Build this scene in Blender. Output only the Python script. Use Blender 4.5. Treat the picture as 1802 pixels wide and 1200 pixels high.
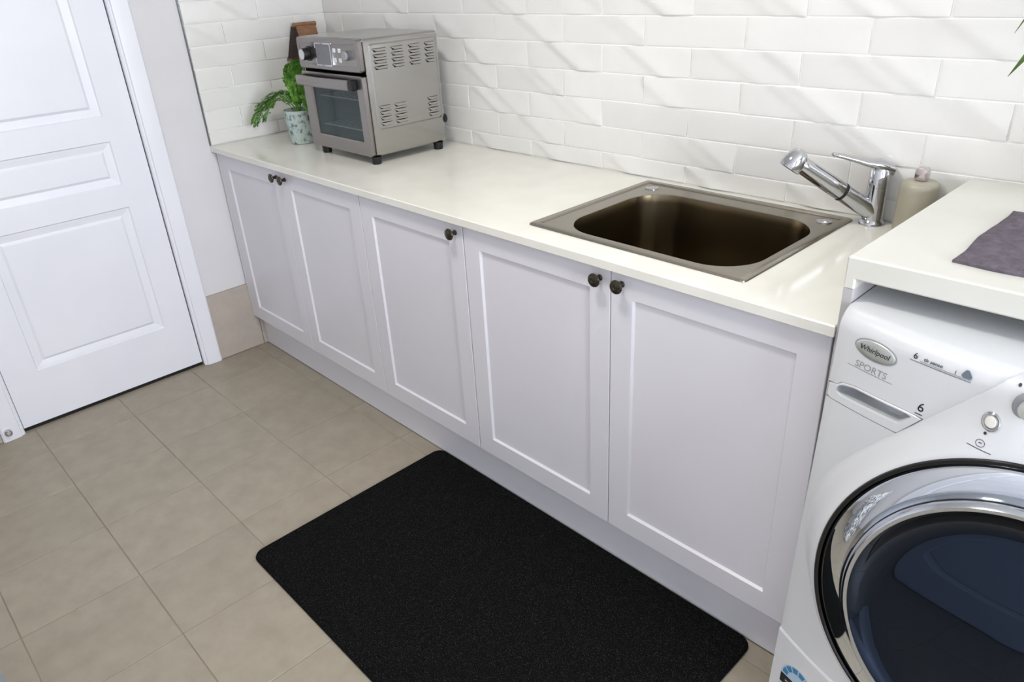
import bpy, bmesh, math, random
from mathutils import Vector, Matrix

for o in list(bpy.data.objects):
    bpy.data.objects.remove(o)
SC = bpy.context.scene
COL = SC.collection
R = math.radians
PI = math.pi

# ------------------------------------------------------------ camera
F_PX = 1295.3525
cd = bpy.data.cameras.new('camera')
cd.sensor_fit = 'HORIZONTAL'
cd.sensor_width = 36.0
cd.lens = F_PX / 1802 * 36.0
cd.clip_start = 0.02
cam = bpy.data.objects.new('camera', cd)
COL.objects.link(cam)
cam.location = (3.002, -1.7911, 1.4879)
cam.rotation_euler = (1.0974, 0.0498, 0.8003)
SC.camera = cam

# ------------------------------------------------------------ world, light, exposure
SC.view_settings.view_transform = 'Standard'
SC.view_settings.look = 'None'
SC.view_settings.gamma = 1.0
SC.view_settings.use_curve_mapping = False
SC.view_settings.exposure = 0.05
wd = bpy.data.worlds.new('daylight')
SC.world = wd
wd.use_nodes = True
bg = wd.node_tree.nodes['Background']
bg.inputs['Color'].default_value = (0.75, 0.87, 1.0, 1)
bg.inputs['Strength'].default_value = 1.0


def area_light(name, loc, rot, sx, sy, power, color, shape='RECTANGLE'):
    l = bpy.data.lights.new(name, 'AREA')
    l.shape = shape
    l.size = sx
    l.size_y = sy
    l.energy = power
    l.color = color
    o = bpy.data.objects.new(name, l)
    o.location = loc
    o.rotation_euler = rot
    COL.objects.link(o)
    return o


# daylight entering through the window in the right-hand wall
area_light('window_daylight', (5.37, -1.30, 1.42), (0, R(90), 0), 1.35, 1.25, 97, (0.86, 0.91, 1.0))
# the room's round ceiling light
area_light('ceiling_light_glow', (1.85, -1.22, 2.405), (0, 0, 0), 0.34, 0.34, 17, (1.0, 0.95, 0.85), 'DISK')

# ------------------------------------------------------------ materials


def s2l(c):
    return tuple(((x / 255) / 12.92 if x / 255 <= 0.04045 else ((x / 255 + 0.055) / 1.055) ** 2.4) for x in c)


def new_mat(name, rgb, rough=0.5, metal=0.0, spec=None, coat=0.0, linear=False):
    m = bpy.data.materials.new(name)
    m.use_nodes = True
    b = m.node_tree.nodes['Principled BSDF']
    c = rgb if linear else s2l(rgb)
    b.inputs['Base Color'].default_value = (*c, 1)
    b.inputs['Roughness'].default_value = rough
    b.inputs['Metallic'].default_value = metal
    if spec is not None:
        b.inputs['IOR'].default_value = spec
    if coat:
        b.inputs['Coat Weight'].default_value = coat
        b.inputs['Coat Roughness'].default_value = 0.05
    return m


def nodes(m):
    nt = m.node_tree
    return nt, nt.nodes['Principled BSDF']


def coords(nt, scale=(1, 1, 1), kind='Object'):
    tc = nt.nodes.new('ShaderNodeTexCoord')
    mp = nt.nodes.new('ShaderNodeMapping')
    mp.inputs['Scale'].default_value = scale
    nt.links.new(tc.outputs[kind], mp.inputs['Vector'])
    return mp.outputs['Vector']


def noise(nt, vec, scale, detail=3.0, rough=0.5):
    n = nt.nodes.new('ShaderNodeTexNoise')
    n.inputs['Scale'].default_value = scale
    n.inputs['Detail'].default_value = detail
    n.inputs['Roughness'].default_value = rough
    nt.links.new(vec, n.inputs['Vector'])
    return n.outputs['Fac']


def ramp(nt, fac, stops):
    r = nt.nodes.new('ShaderNodeValToRGB')
    e = r.color_ramp.elements
    while len(e) < len(stops):
        e.new(0.5)
    for i, (p, c) in enumerate(stops):
        e[i].position = p
        e[i].color = (*s2l(c), 1)
    nt.links.new(fac, r.inputs['Fac'])
    return r.outputs['Color']


def bump(nt, b, fac, strength=0.2, dist=0.002):
    bp = nt.nodes.new('ShaderNodeBump')
    bp.inputs['Strength'].default_value = strength
    bp.inputs['Distance'].default_value = dist
    nt.links.new(fac, bp.inputs['Height'])
    nt.links.new(bp.outputs['Normal'], b.inputs['Normal'])


def mottled(name, stops, scale, rough, metal=0.0, vec_scale=(1, 1, 1), bstr=0.0, bdist=0.002, detail=4.0, bscale=None):
    m = new_mat(name, stops[0][1], rough, metal)
    nt, b = nodes(m)
    v = coords(nt, vec_scale)
    f = noise(nt, v, scale, detail)
    nt.links.new(ramp(nt, f, stops), b.inputs['Base Color'])
    if bstr:
        f2 = noise(nt, v, bscale, detail) if bscale else f
        bump(nt, b, f2, bstr, bdist)
    return m


M = {}
M['wall_paint'] = mottled('wall_paint', [(0.3, (218, 217, 220)), (0.7, (222, 221, 224))], 6, 0.65)
M['door_paint'] = mottled('door_paint', [(0.3, (234, 235, 243)), (0.7, (238, 239, 246))], 5, 0.35)
M['ceiling_paint'] = mottled('ceiling_paint', [(0.3, (236, 236, 234)), (0.7, (240, 240, 238))], 6, 0.7)
M['cabinet_paint'] = mottled('cabinet_paint', [(0.3, (219, 218, 224)), (0.7, (223, 222, 228))], 3, 0.32)
M['carcass'] = new_mat('carcass', (150, 148, 146), 0.5)
M['kick'] = mottled('kick', [(0.3, (226, 225, 231)), (0.7, (230, 229, 235))], 3, 0.4)
M['stone'] = mottled('stone', [(0.35, (229, 228, 219)), (0.65, (234, 233, 225))], 9, 0.13)
M['bench'] = mottled('bench', [(0.35, (214, 213, 205)), (0.65, (219, 218, 210))], 7, 0.22)
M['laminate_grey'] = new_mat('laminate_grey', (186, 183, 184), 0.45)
M['grout_white'] = mottled('grout_white', [(0.3, (246, 245, 243)), (0.7, (250, 249, 247))], 60, 0.85)
M['grout_floor'] = mottled('grout_floor', [(0.3, (140, 130, 114)), (0.7, (172, 163, 146))], 3.0, 0.9)
M['black_plastic'] = new_mat('black_plastic', (16, 16, 17), 0.4)
M['gasket'] = new_mat('gasket', (8, 8, 10), 0.18)
M['dark_void'] = new_mat('dark_void', (20, 19, 18), 0.8)
M['chrome'] = new_mat('chrome', (196, 197, 200), 0.045, 1.0)
M['chrome_ring'] = new_mat('chrome_ring', (214, 219, 226), 0.03, 1.0)
M['rim_metal'] = new_mat('rim_metal', (205, 210, 218), 0.12, 1.0)
M['appliance_white'] = mottled('appliance_white', [(0.3, (214, 216, 219)), (0.7, (218, 220, 223))], 3, 0.25)
M['scoop_shade'] = new_mat('scoop_shade', (190, 194, 197), 0.3)  # drawer plastic toned down, shade of the scoop put into the colour
M['bowl_glass'] = new_mat('bowl_glass', (3, 4, 7), 0.03, 0.0, spec=1.6)
M['bowl_glass'].node_tree.nodes['Principled BSDF'].inputs['Specular Tint'].default_value = (0.40, 0.55, 0.85, 1)
M['badge_silver'] = new_mat('badge_silver', (212, 216, 213), 0.28, 0.7)
M['print_dark'] = new_mat('print_dark', (38, 40, 46), 0.5)
M['print_navy'] = new_mat('print_navy', (22, 24, 44), 0.5)
M['print_grey'] = new_mat('print_grey', (150, 153, 158), 0.4)
M['print_slate'] = new_mat('print_slate', (112, 124, 138), 0.4)
M['print_white'] = new_mat('print_white', (225, 230, 235), 0.5)
M['sticker_paper'] = new_mat('sticker_paper', (176, 200, 224), 0.4)
M['sticker_blue'] = new_mat('sticker_blue', (66, 128, 170), 0.4)
M['sticker_pale'] = new_mat('sticker_pale', (196, 212, 228), 0.4)
M['print_black'] = new_mat('print_black', (6, 6, 7), 0.4)
M['soil'] = mottled('soil', [(0.3, (36, 26, 20)), (0.7, (60, 46, 34))], 60, 0.95, bstr=0.6)
M['ceramic_white'] = new_mat('ceramic_white', (228, 226, 220), 0.3)
M['soap_body'] = mottled('soap_body', [(0.3, (158, 153, 136)), (0.7, (170, 165, 148))], 20, 0.35)
M['soap_cap'] = new_mat('soap_cap', (206, 196, 196), 0.15, 0.85)
M['leaf_strap'] = mottled('leaf_strap', [(0.3, (52, 74, 24)), (0.7, (84, 112, 40))], 30, 0.4)
M['leaf_tip'] = new_mat('leaf_tip', (46, 30, 34), 0.6)
M['stem'] = new_mat('stem', (66, 78, 30), 0.6)
M['window_frame'] = new_mat('window_frame', (240, 240, 240), 0.4)
M['lamp_glass'] = new_mat('lamp_glass', (250, 246, 236), 0.4)
_nt, _b = nodes(M['lamp_glass'])
_b.inputs['Emission Color'].default_value = (1, 0.92, 0.78, 1)
_b.inputs['Emission Strength'].default_value = 3.0


def brushed(name, rgb, rough, axis_scale, bstr=0.0):
    m = new_mat(name, rgb, rough, 1.0)
    nt, b = nodes(m)
    v = coords(nt, axis_scale)
    f = noise(nt, v, 40, 4, 0.6)
    c = tuple(rgb)
    nt.links.new(ramp(nt, f, [(0.3, tuple(x - 2 for x in c)), (0.7, tuple(min(255, x + 2) for x in c))]), b.inputs['Base Color'])
    mr = nt.nodes.new('ShaderNodeMapRange')
    mr.inputs['To Min'].default_value = rough * 0.97
    mr.inputs['To Max'].default_value = rough * 1.03
    nt.links.new(f, mr.inputs['Value'])
    nt.links.new(mr.outputs['Result'], b.inputs['Roughness'])
    if bstr:
        bump(nt, b, f, bstr, 0.0003)
    return m


M['steel_body'] = brushed('steel_body', (172, 170, 167), 0.22, (0.4, 0.4, 14))
M['steel_front'] = brushed('steel_front', (150, 145, 142), 0.3, (0.4, 0.4, 14))
M['steel_sink'] = brushed('steel_sink', (158, 152, 141), 0.24, (3, 3, 0.4))
M['steel_bowl'] = brushed('steel_bowl', (122, 111, 90), 0.23, (14, 14, 0.3))  # same sink steel, its dark reflections painted into the base colour
M['bronze'] = mottled('bronze', [(0.3, (42, 38, 32)), (0.7, (92, 86, 74))], 300, 0.3, 0.85)
M['wood_brown'] = mottled('wood_brown', [(0.3, (120, 84, 58)), (0.7, (160, 118, 88))], 30, 0.6, vec_scale=(1, 1, 6), bstr=0.2)
M['wood_dark'] = mottled('wood_dark', [(0.3, (34, 26, 24)), (0.7, (62, 48, 42))], 30, 0.7, vec_scale=(1, 1, 6))
M['wood_edge'] = new_mat('wood_edge', (110, 88, 72), 0.6)


def tile_mat(name, base, var, rough, bscale, bstr):
    """tile colour with a slight change from tile to tile and soft clouding"""
    m = new_mat(name, base, rough)
    nt, b = nodes(m)
    oi = nt.nodes.new('ShaderNodeObjectInfo')
    tc = nt.nodes.new('ShaderNodeTexCoord')
    ad = nt.nodes.new('ShaderNodeVectorMath')
    ad.operation = 'MULTIPLY_ADD'
    nt.links.new(oi.outputs['Random'], ad.inputs[0])
    ad.inputs[1].default_value = (37, 53, 71)
    nt.links.new(tc.outputs['Object'], ad.inputs[2])
    f = noise(nt, ad.outputs[0], bscale, 4, 0.6)
    lo = tuple(max(0, x - var) for x in base)
    hi = tuple(min(255, x + var) for x in base)
    c = ramp(nt, f, [(0.3, lo), (0.7, hi)])
    hs = nt.nodes.new('ShaderNodeHueSaturation')
    mr = nt.nodes.new('ShaderNodeMapRange')
    mr.inputs['To Min'].default_value = 0.965
    mr.inputs['To Max'].default_value = 1.03
    nt.links.new(oi.outputs['Random'], mr.inputs['Value'])
    nt.links.new(mr.outputs['Result'], hs.inputs['Value'])
    nt.links.new(c, hs.inputs['Color'])
    nt.links.new(hs.outputs['Color'], b.inputs['Base Color'])
    bump(nt, b, f, bstr, 0.002)
    return m


M['wall_tile'] = tile_mat('wall_tile', (230, 229, 226), 2, 0.12, 9, 0.0)
M['floor_tile'] = tile_mat('floor_tile', (156, 147, 131), 6, 0.42, 14, 0.06)
M['skirt_tile'] = tile_mat('skirt_tile', (182, 172, 162), 5, 0.5, 14, 0.06)
M['alu_trim'] = new_mat('alu_trim', (120, 122, 126), 0.3, 0.9)

# mat: black pile with pale specks
m = new_mat('mat_pile', (20, 20, 21), 1.0, spec=1.15)
nt, b = nodes(m)
v = coords(nt)
f = noise(nt, v, 420, 3, 0.7)
nt.links.new(ramp(nt, f, [(0.40, (10, 10, 10)), (0.57, (18, 18, 18)), (0.70, (70, 70, 72))]), b.inputs['Base Color'])
bump(nt, b, noise(nt, v, 260, 4, 0.7), 0.9, 0.004)
M['mat_pile'] = m

# towel: purple grey terry cloth
m = new_mat('terry', (96, 88, 98), 0.95)
nt, b = nodes(m)
v = coords(nt)
f = noise(nt, v, 60, 5, 0.7)
nt.links.new(ramp(nt, f, [(0.3, (84, 76, 86)), (0.7, (116, 107, 118))]), b.inputs['Base Color'])
bump(nt, b, noise(nt, v, 240, 4, 0.7), 0.8, 0.003)
M['terry'] = m

# fern pot: mint ceramic with dark grey flecks in raised pattern
m = new_mat('pot_fleck', (178, 192, 188), 0.5)
nt, b = nodes(m)
v = coords(nt, (1, 1, 0.8))
f = noise(nt, v, 70, 2, 0.5)
nt.links.new(ramp(nt, f, [(0.36, (104, 118, 118)), (0.47, (172, 186, 182)), (1.0, (196, 208, 204))]), b.inputs['Base Color'])
bump(nt, b, f, 0.9, 0.005)
M['pot_fleck'] = m

# animal print hamper cloth
m = new_mat('animal_print', (232, 232, 230), 0.8)
nt, b = nodes(m)
v = coords(nt)
vo = nt.nodes.new('ShaderNodeTexVoronoi')
vo.feature = 'DISTANCE_TO_EDGE'
vo.inputs['Scale'].default_value = 17
nt.links.new(v, vo.inputs['Vector'])
nt.links.new(ramp(nt, vo.outputs['Distance'], [(0.13, (236, 236, 234)), (0.17, (20, 20, 22))]), b.inputs['Base Color'])
M['animal_print'] = m
M['hamper_grey'] = new_mat('hamper_grey', (160, 168, 178), 0.7)

# oven window: tinted see-through glass
m = new_mat('oven_glass', (70, 86, 86), 0.04)
nt, b = nodes(m)
b.inputs['Alpha'].default_value = 0.42
M['oven_glass'] = m
M['oven_cavity'] = new_mat('oven_cavity', (104, 116, 116), 0.5, 0.3)
M['screen'] = new_mat('screen', (118, 120, 124), 0.15)


def leaf_mat(name, lo, hi):
    m = new_mat(name, lo, 0.5)
    nt, b = nodes(m)
    f = noise(nt, coords(nt), 45, 2)
    nt.links.new(ramp(nt, f, [(0.3, lo), (0.7, hi)]), b.inputs['Base Color'])
    b.inputs['Transmission Weight'].default_value = 0.0
    b.inputs['Subsurface Weight'].default_value = 0.0
    return m


M['fern'] = leaf_mat('fern', (50, 110, 30), (128, 184, 72))

# ------------------------------------------------------------ mesh helpers


def link(name, me, mat, parent=None, loc=None):
    o = bpy.data.objects.new(name, me)
    COL.objects.link(o)
    if mat is not None and not me.materials:
        for k in (mat if isinstance(mat, (list, tuple)) else [mat]):
            me.materials.append(k)
    if parent is not None:
        o.parent = parent
    if loc is not None:
        o.location = loc
    return o


def finish(bm, name, smooth=None):
    bmesh.ops.recalc_face_normals(bm, faces=bm.faces)
    me = bpy.data.meshes.new(name)
    bm.to_mesh(me)
    bm.free()
    if smooth is not None:
        for p in me.polygons:
            p.use_smooth = True
        me.set_sharp_from_angle(angle=R(smooth))
    return me


def obj(name, bm, mat, parent=None, smooth=None, loc=None):
    return link(name, finish(bm, name, smooth), mat, parent, loc)


def add_box(bm, x0, x1, y0, y1, z0, z1, bev=0.0, seg=1):
    r = bmesh.ops.create_cube(bm, size=1.0)
    vs = r['verts']
    for v in vs:
        v.co = Vector((x0 + (v.co.x + .5) * (x1 - x0), y0 + (v.co.y + .5) * (y1 - y0), z0 + (v.co.z + .5) * (z1 - z0)))
    if bev > 0:
        es = list({e for v in vs for e in v.link_edges})
        bmesh.ops.bevel(bm, geom=es, offset=bev, segments=seg, profile=0.5, affect='EDGES')


def box(name, x0, x1, y0, y1, z0, z1, mat, parent=None, bev=0.0, seg=1, smooth=None):
    bm = bmesh.new()
    add_box(bm, x0, x1, y0, y1, z0, z1, bev, seg)
    return obj(name, bm, mat, parent, smooth if smooth else (40 if seg > 1 else None))


def add_loft(bm, rings, close=True, cap0=True, cap1=True):
    vr = [[bm.verts.new(p) for p in r] for r in rings]
    n = len(rings[0])
    for a, b_ in zip(vr, vr[1:]):
        for i in range(n if close else n - 1):
            j = (i + 1) % n
            try:
                bm.faces.new((a[i], a[j], b_[j], b_[i]))
            except ValueError:
                pass
    if cap0:
        bm.faces.new(vr[0])
    if cap1:
        bm.faces.new(list(reversed(vr[-1])))
    return vr


def frame(axis):
    a = Vector(axis).normalized()
    u = a.orthogonal().normalized()
    return a, u, a.cross(u)


def add_lathe(bm, prof, origin=(0, 0, 0), axis=(0, 0, 1), n=32, cap0=True, cap1=True):
    a, u, w = frame(axis)
    o = Vector(origin)
    rings = [[o + a * h + (u * math.cos(2 * PI * i / n) + w * math.sin(2 * PI * i / n)) * r for i in range(n)] for r, h in prof]
    add_loft(bm, rings, True, cap0, cap1)


def add_tube(bm, pts, radii, n=12, cap=True):
    pts = [Vector(p) for p in pts]
    if not isinstance(radii, (list, tuple)):
        radii = [radii] * len(pts)
    rings = []
    u = None
    for i, p in enumerate(pts):
        t = (pts[min(i + 1, len(pts) - 1)] - pts[max(i - 1, 0)]).normalized()
        if u is None:
            u = t.orthogonal().normalized()
        u = (u - t * u.dot(t)).normalized()
        w = t.cross(u)
        rings.append([p + (u * math.cos(2 * PI * k / n) + w * math.sin(2 * PI * k / n)) * radii[i] for k in range(n)])
    add_loft(bm, rings, True, cap, cap)


def rrect(x0, x1, y0, y1, r, n=8):
    """closed rounded rectangle, counter-clockwise, 4*(n+1) points"""
    out = []
    for cx, cy, a0 in ((x1 - r, y1 - r, 0), (x0 + r, y1 - r, 90), (x0 + r, y0 + r, 180), (x1 - r, y0 + r, 270)):
        for k in range(n + 1):
            a = R(a0 + 90 * k / n)
            out.append((cx + r * math.cos(a), cy + r * math.sin(a)))
    return out


def thing(name, label, cat, loc=(0, 0, 0), group=None):
    o = bpy.data.objects.new(name, None)
    COL.objects.link(o)
    o.location = loc
    o.empty_display_size = 0.05
    return tag(o, label, cat, group)


def tag(o, label, cat, group=None):
    o['label'] = label
    o['category'] = cat
    if group:
        o['group'] = group
    return o


def struct(o, label=None, cat=None):
    o['kind'] = 'structure'
    if label:
        o['label'] = label
    if cat:
        o['category'] = cat
    return o


def keep(o):
    """parent-inverse: children were modelled in world space under an Empty that is not at the origin"""
    o.matrix_parent_inverse = Matrix.Translation(o.parent.location).inverted()
    return o


def text_bm(body, size, shear=0.0, extrude=0.0):
    cu = bpy.data.curves.new('lettering', 'FONT')
    cu.body = body
    cu.size = size
    cu.shear = shear
    cu.align_x = 'CENTER'
    cu.align_y = 'CENTER'
    cu.extrude = extrude
    cu.resolution_u = 3
    o = bpy.data.objects.new('lettering', cu)
    COL.objects.link(o)
    bpy.context.view_layer.update()
    me = bpy.data.meshes.new_from_object(o.evaluated_get(bpy.context.evaluated_depsgraph_get()))
    bpy.data.objects.remove(o)
    bpy.data.curves.remove(cu)
    bm = bmesh.new()
    bm.from_mesh(me)
    bpy.data.meshes.remove(me)
    return bm


random.seed(4)
# ================================================================ ROOM SHELL
XR, YF, ZC = 5.30, -2.42, 2.42      # right wall, opposite wall, ceiling
CT = 0.900                           # counter height
CY = -0.608                          # counter front edge

# floor bed and tiles
fl = struct(box('floor', -0.1, XR + .1, YF - .1, 0.1, -0.10, -0.0022, M['grout_floor']))
TX, SX, TY, SY = 0.2, 0.2995, -1.8208, 0.3026
tile_me = {}
for n in range(-1, 18):
    for k in range(-2, 7):
        x0, x1 = TX + (n - 1) * SX, TX + n * SX
        y0, y1 = TY + k * SY, TY + (k + 1) * SY
        x0, x1, y0, y1 = max(x0, 0.0), min(x1, XR), max(y0, YF), min(y1, 0.0 if TX + n * SX > 2.75 else -0.552)
        if x1 - x0 < .02 or y1 - y0 < .02:
            continue
        w, d = round(x1 - x0, 3), round(y1 - y0, 3)
        if (w, d) not in tile_me:
            bm = bmesh.new()
            g = 0.0011
            add_box(bm, -w / 2 + g, w / 2 - g, -d / 2 + g, d / 2 - g, -0.008, 0, 0.0012)
            me = finish(bm, 'floor_tile')
            me.materials.append(M['floor_tile'])
            tile_me[(w, d)] = me
        t = link('floor_tile', tile_me[(w, d)], None, fl, ((x0 + x1) / 2, (y0 + y1) / 2, random.uniform(-.0004, .0002)))

ceil = struct(box('ceiling', -0.1, XR + .1, YF - .1, 0.1, ZC, ZC + .1, M['ceiling_paint']))

# ---- tiled walls
TW, TH = 0.1538 * 2, 0.0781
X0, Z0 = 0.905, 0.9539
variants = {}


def wavy_tile(w, h, seed):
    """glazed handmade tile: softly creased face, pillowed edge; local x across, z up, face towards -y"""
    rnd = random.Random(seed)
    nx, nz = max(3, int(28 * w / .3)), 7
    g = 0.0024
    cr = []
    for _ in range(rnd.choice((0, 1, 1, 2, 2, 2))):
        cr.append((rnd.uniform(-.9, .9) * w / 2, rnd.uniform(.25, .6), rnd.uniform(.0022, .0042), rnd.uniform(.012, .020), 1))
    tilt, tw = rnd.uniform(-.0008, .0008), rnd.uniform(-.0008, .0008)

    def depth(u, v):
        d = tilt * (2 * u / w) + tw * (4 * u * v / (w * h))
        for c0, sl, am, wid, sg in cr:
            q = (u - c0 + v * 1.6) / wid
            d += am * (math.exp(-q * q) if q < 0 else math.exp(-q * q * .07)) * sg
        return max(d, -.0006) + .0008
    bm = bmesh.new()
    ex, ez = w / 2 - g, h / 2 - g
    xs = [-ex] + [-ex + .002 + (2 * ex - .004) * i / nx for i in range(nx + 1)] + [ex]
    zs = [-ez] + [-ez + .002 + (2 * ez - .004) * i / nz for i in range(nz + 1)] + [ez]
    vv = []
    for j, z in enumerate(zs):
        row = []
        for i, x in enumerate(xs):
            edge = i in (0, len(xs) - 1) or j in (0, len(zs) - 1)
            y = (.0003 if edge else 0) - depth(x, z)
            row.append(bm.verts.new((x, y, z)))
        vv.append(row)
    for j in range(len(zs) - 1):
        for i in range(len(xs) - 1):
            bm.faces.new((vv[j][i], vv[j][i + 1], vv[j + 1][i + 1], vv[j + 1][i]))
    # sides back to the bed
    loop = vv[0] + [r[-1] for r in vv[1:]] + list(reversed(vv[-1][:-1])) + [r[0] for r in reversed(vv[1:-1])]
    back = [bm.verts.new((v.co.x, 0.007, v.co.z)) for v in loop]
    for i in range(len(loop)):
        j = (i + 1) % len(loop)
        bm.faces.new((loop[j], loop[i], back[i], back[j]))
    me = finish(bm, 'wall_tile')
    for p in me.polygons:
        p.use_smooth = True
    me.set_sharp_from_angle(angle=R(50))
    me.materials.append(M['wall_tile'])
    return me


def tile_mesh(w, h):
    key = (round(w, 3), round(h, 3))
    if key not in variants:
        variants[key] = []
    lst = variants[key]
    cap = 14 if key[0] > .29 and key[1] > .07 else 2
    if len(lst) < cap:
        lst.append(wavy_tile(w, h, hash(key) % 1000 + len(lst) * 17))
        return lst[-1]
    return random.choice(lst)


wb = struct(box('wall_back', -0.1, XR + .1, 0.0018, 0.12, 0, ZC, M['grout_white']))
bm = bmesh.new()
add_box(bm, -0.12, -0.0005, -0.847, 0.12, 0, ZC)
add_box(bm, -0.12, -0.0005, YF - .1, -1.554, 0, ZC)
add_box(bm, -0.12, -0.0005, -1.554, -0.847, 2.052, ZC)
add_box(bm, -0.12, -0.06, -1.554, -0.847, 0, 2.052)
wl = struct(obj('wall_left', bm, M['wall_paint']))
wr_parts = []
bm = bmesh.new()
WY0, WY1, WZ0, WZ1 = -1.95, -0.66, 0.72, 2.12
add_box(bm, XR, XR + .12, YF - .1, 0.12, 0, WZ0)
add_box(bm, XR, XR + .12, YF - .1, 0.12, WZ1, ZC)
add_box(bm, XR, XR + .12, YF - .1, WY0, WZ0, WZ1)
add_box(bm, XR, XR + .12, WY1, 0.12, WZ0, WZ1)
wr = struct(obj('wall_right', bm, M['wall_paint']))
bm = bmesh.new()
for a in ((WY0, WY1, WZ0, WZ0 + .05), (WY0, WY1, WZ1 - .05, WZ1)):
    add_box(bm, XR - .012, XR + .05, a[0], a[1], a[2], a[3], .004)
for a in ((WY0, WY0 + .05), (WY1 - .05, WY1), (-1.33, -1.28)):
    add_box(bm, XR - .010, XR + .05, a[0], a[1], WZ0 + .05, WZ1 - .05, .004)
struct(obj('window_1', bm, M['window_frame']))

# tiles on the back wall (rows named by the grout line below them), painted wall above
rows = [(0.9012, Z0)] + [(Z0 + j * TH, Z0 + (j + 1) * TH) for j in range(10)]
ZTOP = rows[-1][1]
for ri, (z0, z1) in enumerate(rows):
    j = ri - 1
    par = 1 if j % 2 == 0 else 0           # k parity of the vertical joints in this row
    k = -7 + ((par - (-7)) % 2)
    edges = []
    while X0 + k * TW / 2 < XR + .3:
        edges.append(X0 + k * TW / 2)
        k += 2
    for a, b_ in zip(edges, edges[1:]):
        a, b_ = max(a, 0.0), min(b_, XR)
        if b_ - a < .02:
            continue
        t = link('wall_tile', tile_mesh(b_ - a, z1 - z0), None, wb, ((a + b_) / 2, 0, (z0 + z1) / 2))
        t.rotation_euler = (random.uniform(-.004, .004), 0, random.uniform(-.003, .003))
bm = bmesh.new()
add_box(bm, 0, XR, -0.002, 0.002, ZTOP + .002, ZC)
obj('plaster', bm, M['wall_paint'], wb)

# tiles on the left wall, over the counter
bed = box('tile_bed', -0.0004, 0.0002, CY + .004, 0.0, CT, ZTOP, M['grout_white'], wl)
for ri, (z0, z1) in enumerate(rows):
    j = ri - 1
    edges = [CY + .006, -0.30, 0.0] if j % 2 else [CY + .006, -0.455, -0.15, 0.0]
    for a, b_ in zip(edges, edges[1:]):
        t = link('wall_tile', tile_mesh(b_ - a, z1 - z0), None, wl, (0.0045, (a + b_) / 2, (z0 + z1) / 2))
        t.rotation_euler = (0, 0, R(90))
box('edge_trim', 0.0, 0.0085, CY + .0005, CY + .0045, CT + .001, ZTOP, M['alu_trim'], wl)

# opposite wall, behind the camera
wf = struct(box('wall_front', -0.1, XR + .1, YF - .12, YF, 0, ZC, M['wall_paint']))


# ---- doors
def door_leaf(L, panels, W, H, T=0.035):
    """face towards +n; local: u across (0..W), v up (0..H), depth out of the face. Returns bmesh"""
    bm = bmesh.new()
    us = sorted({0, W} | {p[0] for p in panels} | {p[1] for p in panels})
    vs = sorted({0, H} | {p[2] for p in panels} | {p[3] for p in panels})

    def inside(a, b_):
        for p in panels:
            if p[0] - 1e-6 <= a and b_[0] <= p[1] + 1e-6 and p[2] - 1e-6 <= b_[1] and b_[2] <= p[3] + 1e-6:
                return True
        return False
    for a0, a1 in zip(us, us[1:]):
        for b0, b1 in zip(vs, vs[1:]):
            if inside(a0, (a1, b0, b1)):
                continue
            bm.faces.new([bm.verts.new(L(*p)) for p in ((a0, b0, 0), (a1, b0, 0), (a1, b1, 0), (a0, b1, 0))])
    steps = [(0, 0), (.004, -.006), (.012, -.007), (.030, -.011), (.033, -.0095), (.040, -.0045)]
    for p in panels:
        prev = None
        for ins, dep in steps:
            ring = [bm.verts.new(L(*q)) for q in ((p[0] + ins, p[2] + ins, dep), (p[1] - ins, p[2] + ins, dep), (p[1] - ins, p[3] - ins, dep), (p[0] + ins, p[3] - ins, dep))]
            if prev:
                for i in range(4):
                    jn = (i + 1) % 4
                    bm.faces.new((prev[i], prev[jn], ring[jn], ring[i]))
            prev = ring
        bm.faces.new(prev)
    # back and edges
    c = [(0, 0), (W, 0), (W, H), (0, H)]
    f0 = [bm.verts.new(L(a, b_, 0)) for a, b_ in c]
    f1 = [bm.verts.new(L(a, b_, -T)) for a, b_ in c]
    for i in range(4):
        jn = (i + 1) % 4
        bm.faces.new((f0[i], f0[jn], f1[jn], f1[i]))
    bm.faces.new(f1)
    bmesh.ops.remove_doubles(bm, verts=bm.verts, dist=1e-5)
    return bm


def lever_handle(bm, L, u, v, direc):
    a, b_ = Vector(L(u, v, 0)), Vector(L(u, v, .05))
    ax = b_ - a
    add_lathe(bm, [(0.026, 0), (0.026, .006), (0.022, .009), (.009, .010), (.009, .05), (.001, .05)], a, ax, 20)
    p = [Vector(L(u + direc * s, v, .045 + .004 * math.sin(s * 30))) for s in (-.012, 0, .03, .07, .11, .125)]
    add_tube(bm, p, [.004, .008, .009, .008, .007, .003], 10)


# left-hand door in the left wall: opening recessed into the wall
DY0, DY1 = -1.548, -0.853
recess = -0.012
bm = bmesh.new()
LD = lambda u, v, d: (recess + d, DY1 - u, 0.014 + v)
W = DY1 - DY0
pan = [(.108, W - .108, .205, .722), (.108, W - .108, .806, .968), (.108, W - .108, 1.055, 1.90)]
d1 = struct(obj('door_1', door_leaf(LD, pan, W, 2.03, .035), M['door_paint']))
bm = bmesh.new()
lever_handle(bm, LD, W - .06, 0.99, -1)
obj('door_handle', bm, M['bronze'], d1, 40)
box('door_gap_shade', -0.058, recess - .004, DY0, DY1, -0.001, 0.0125, M['dark_void'], d1)  # dark strip standing in for the shade in the gap under the door


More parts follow.
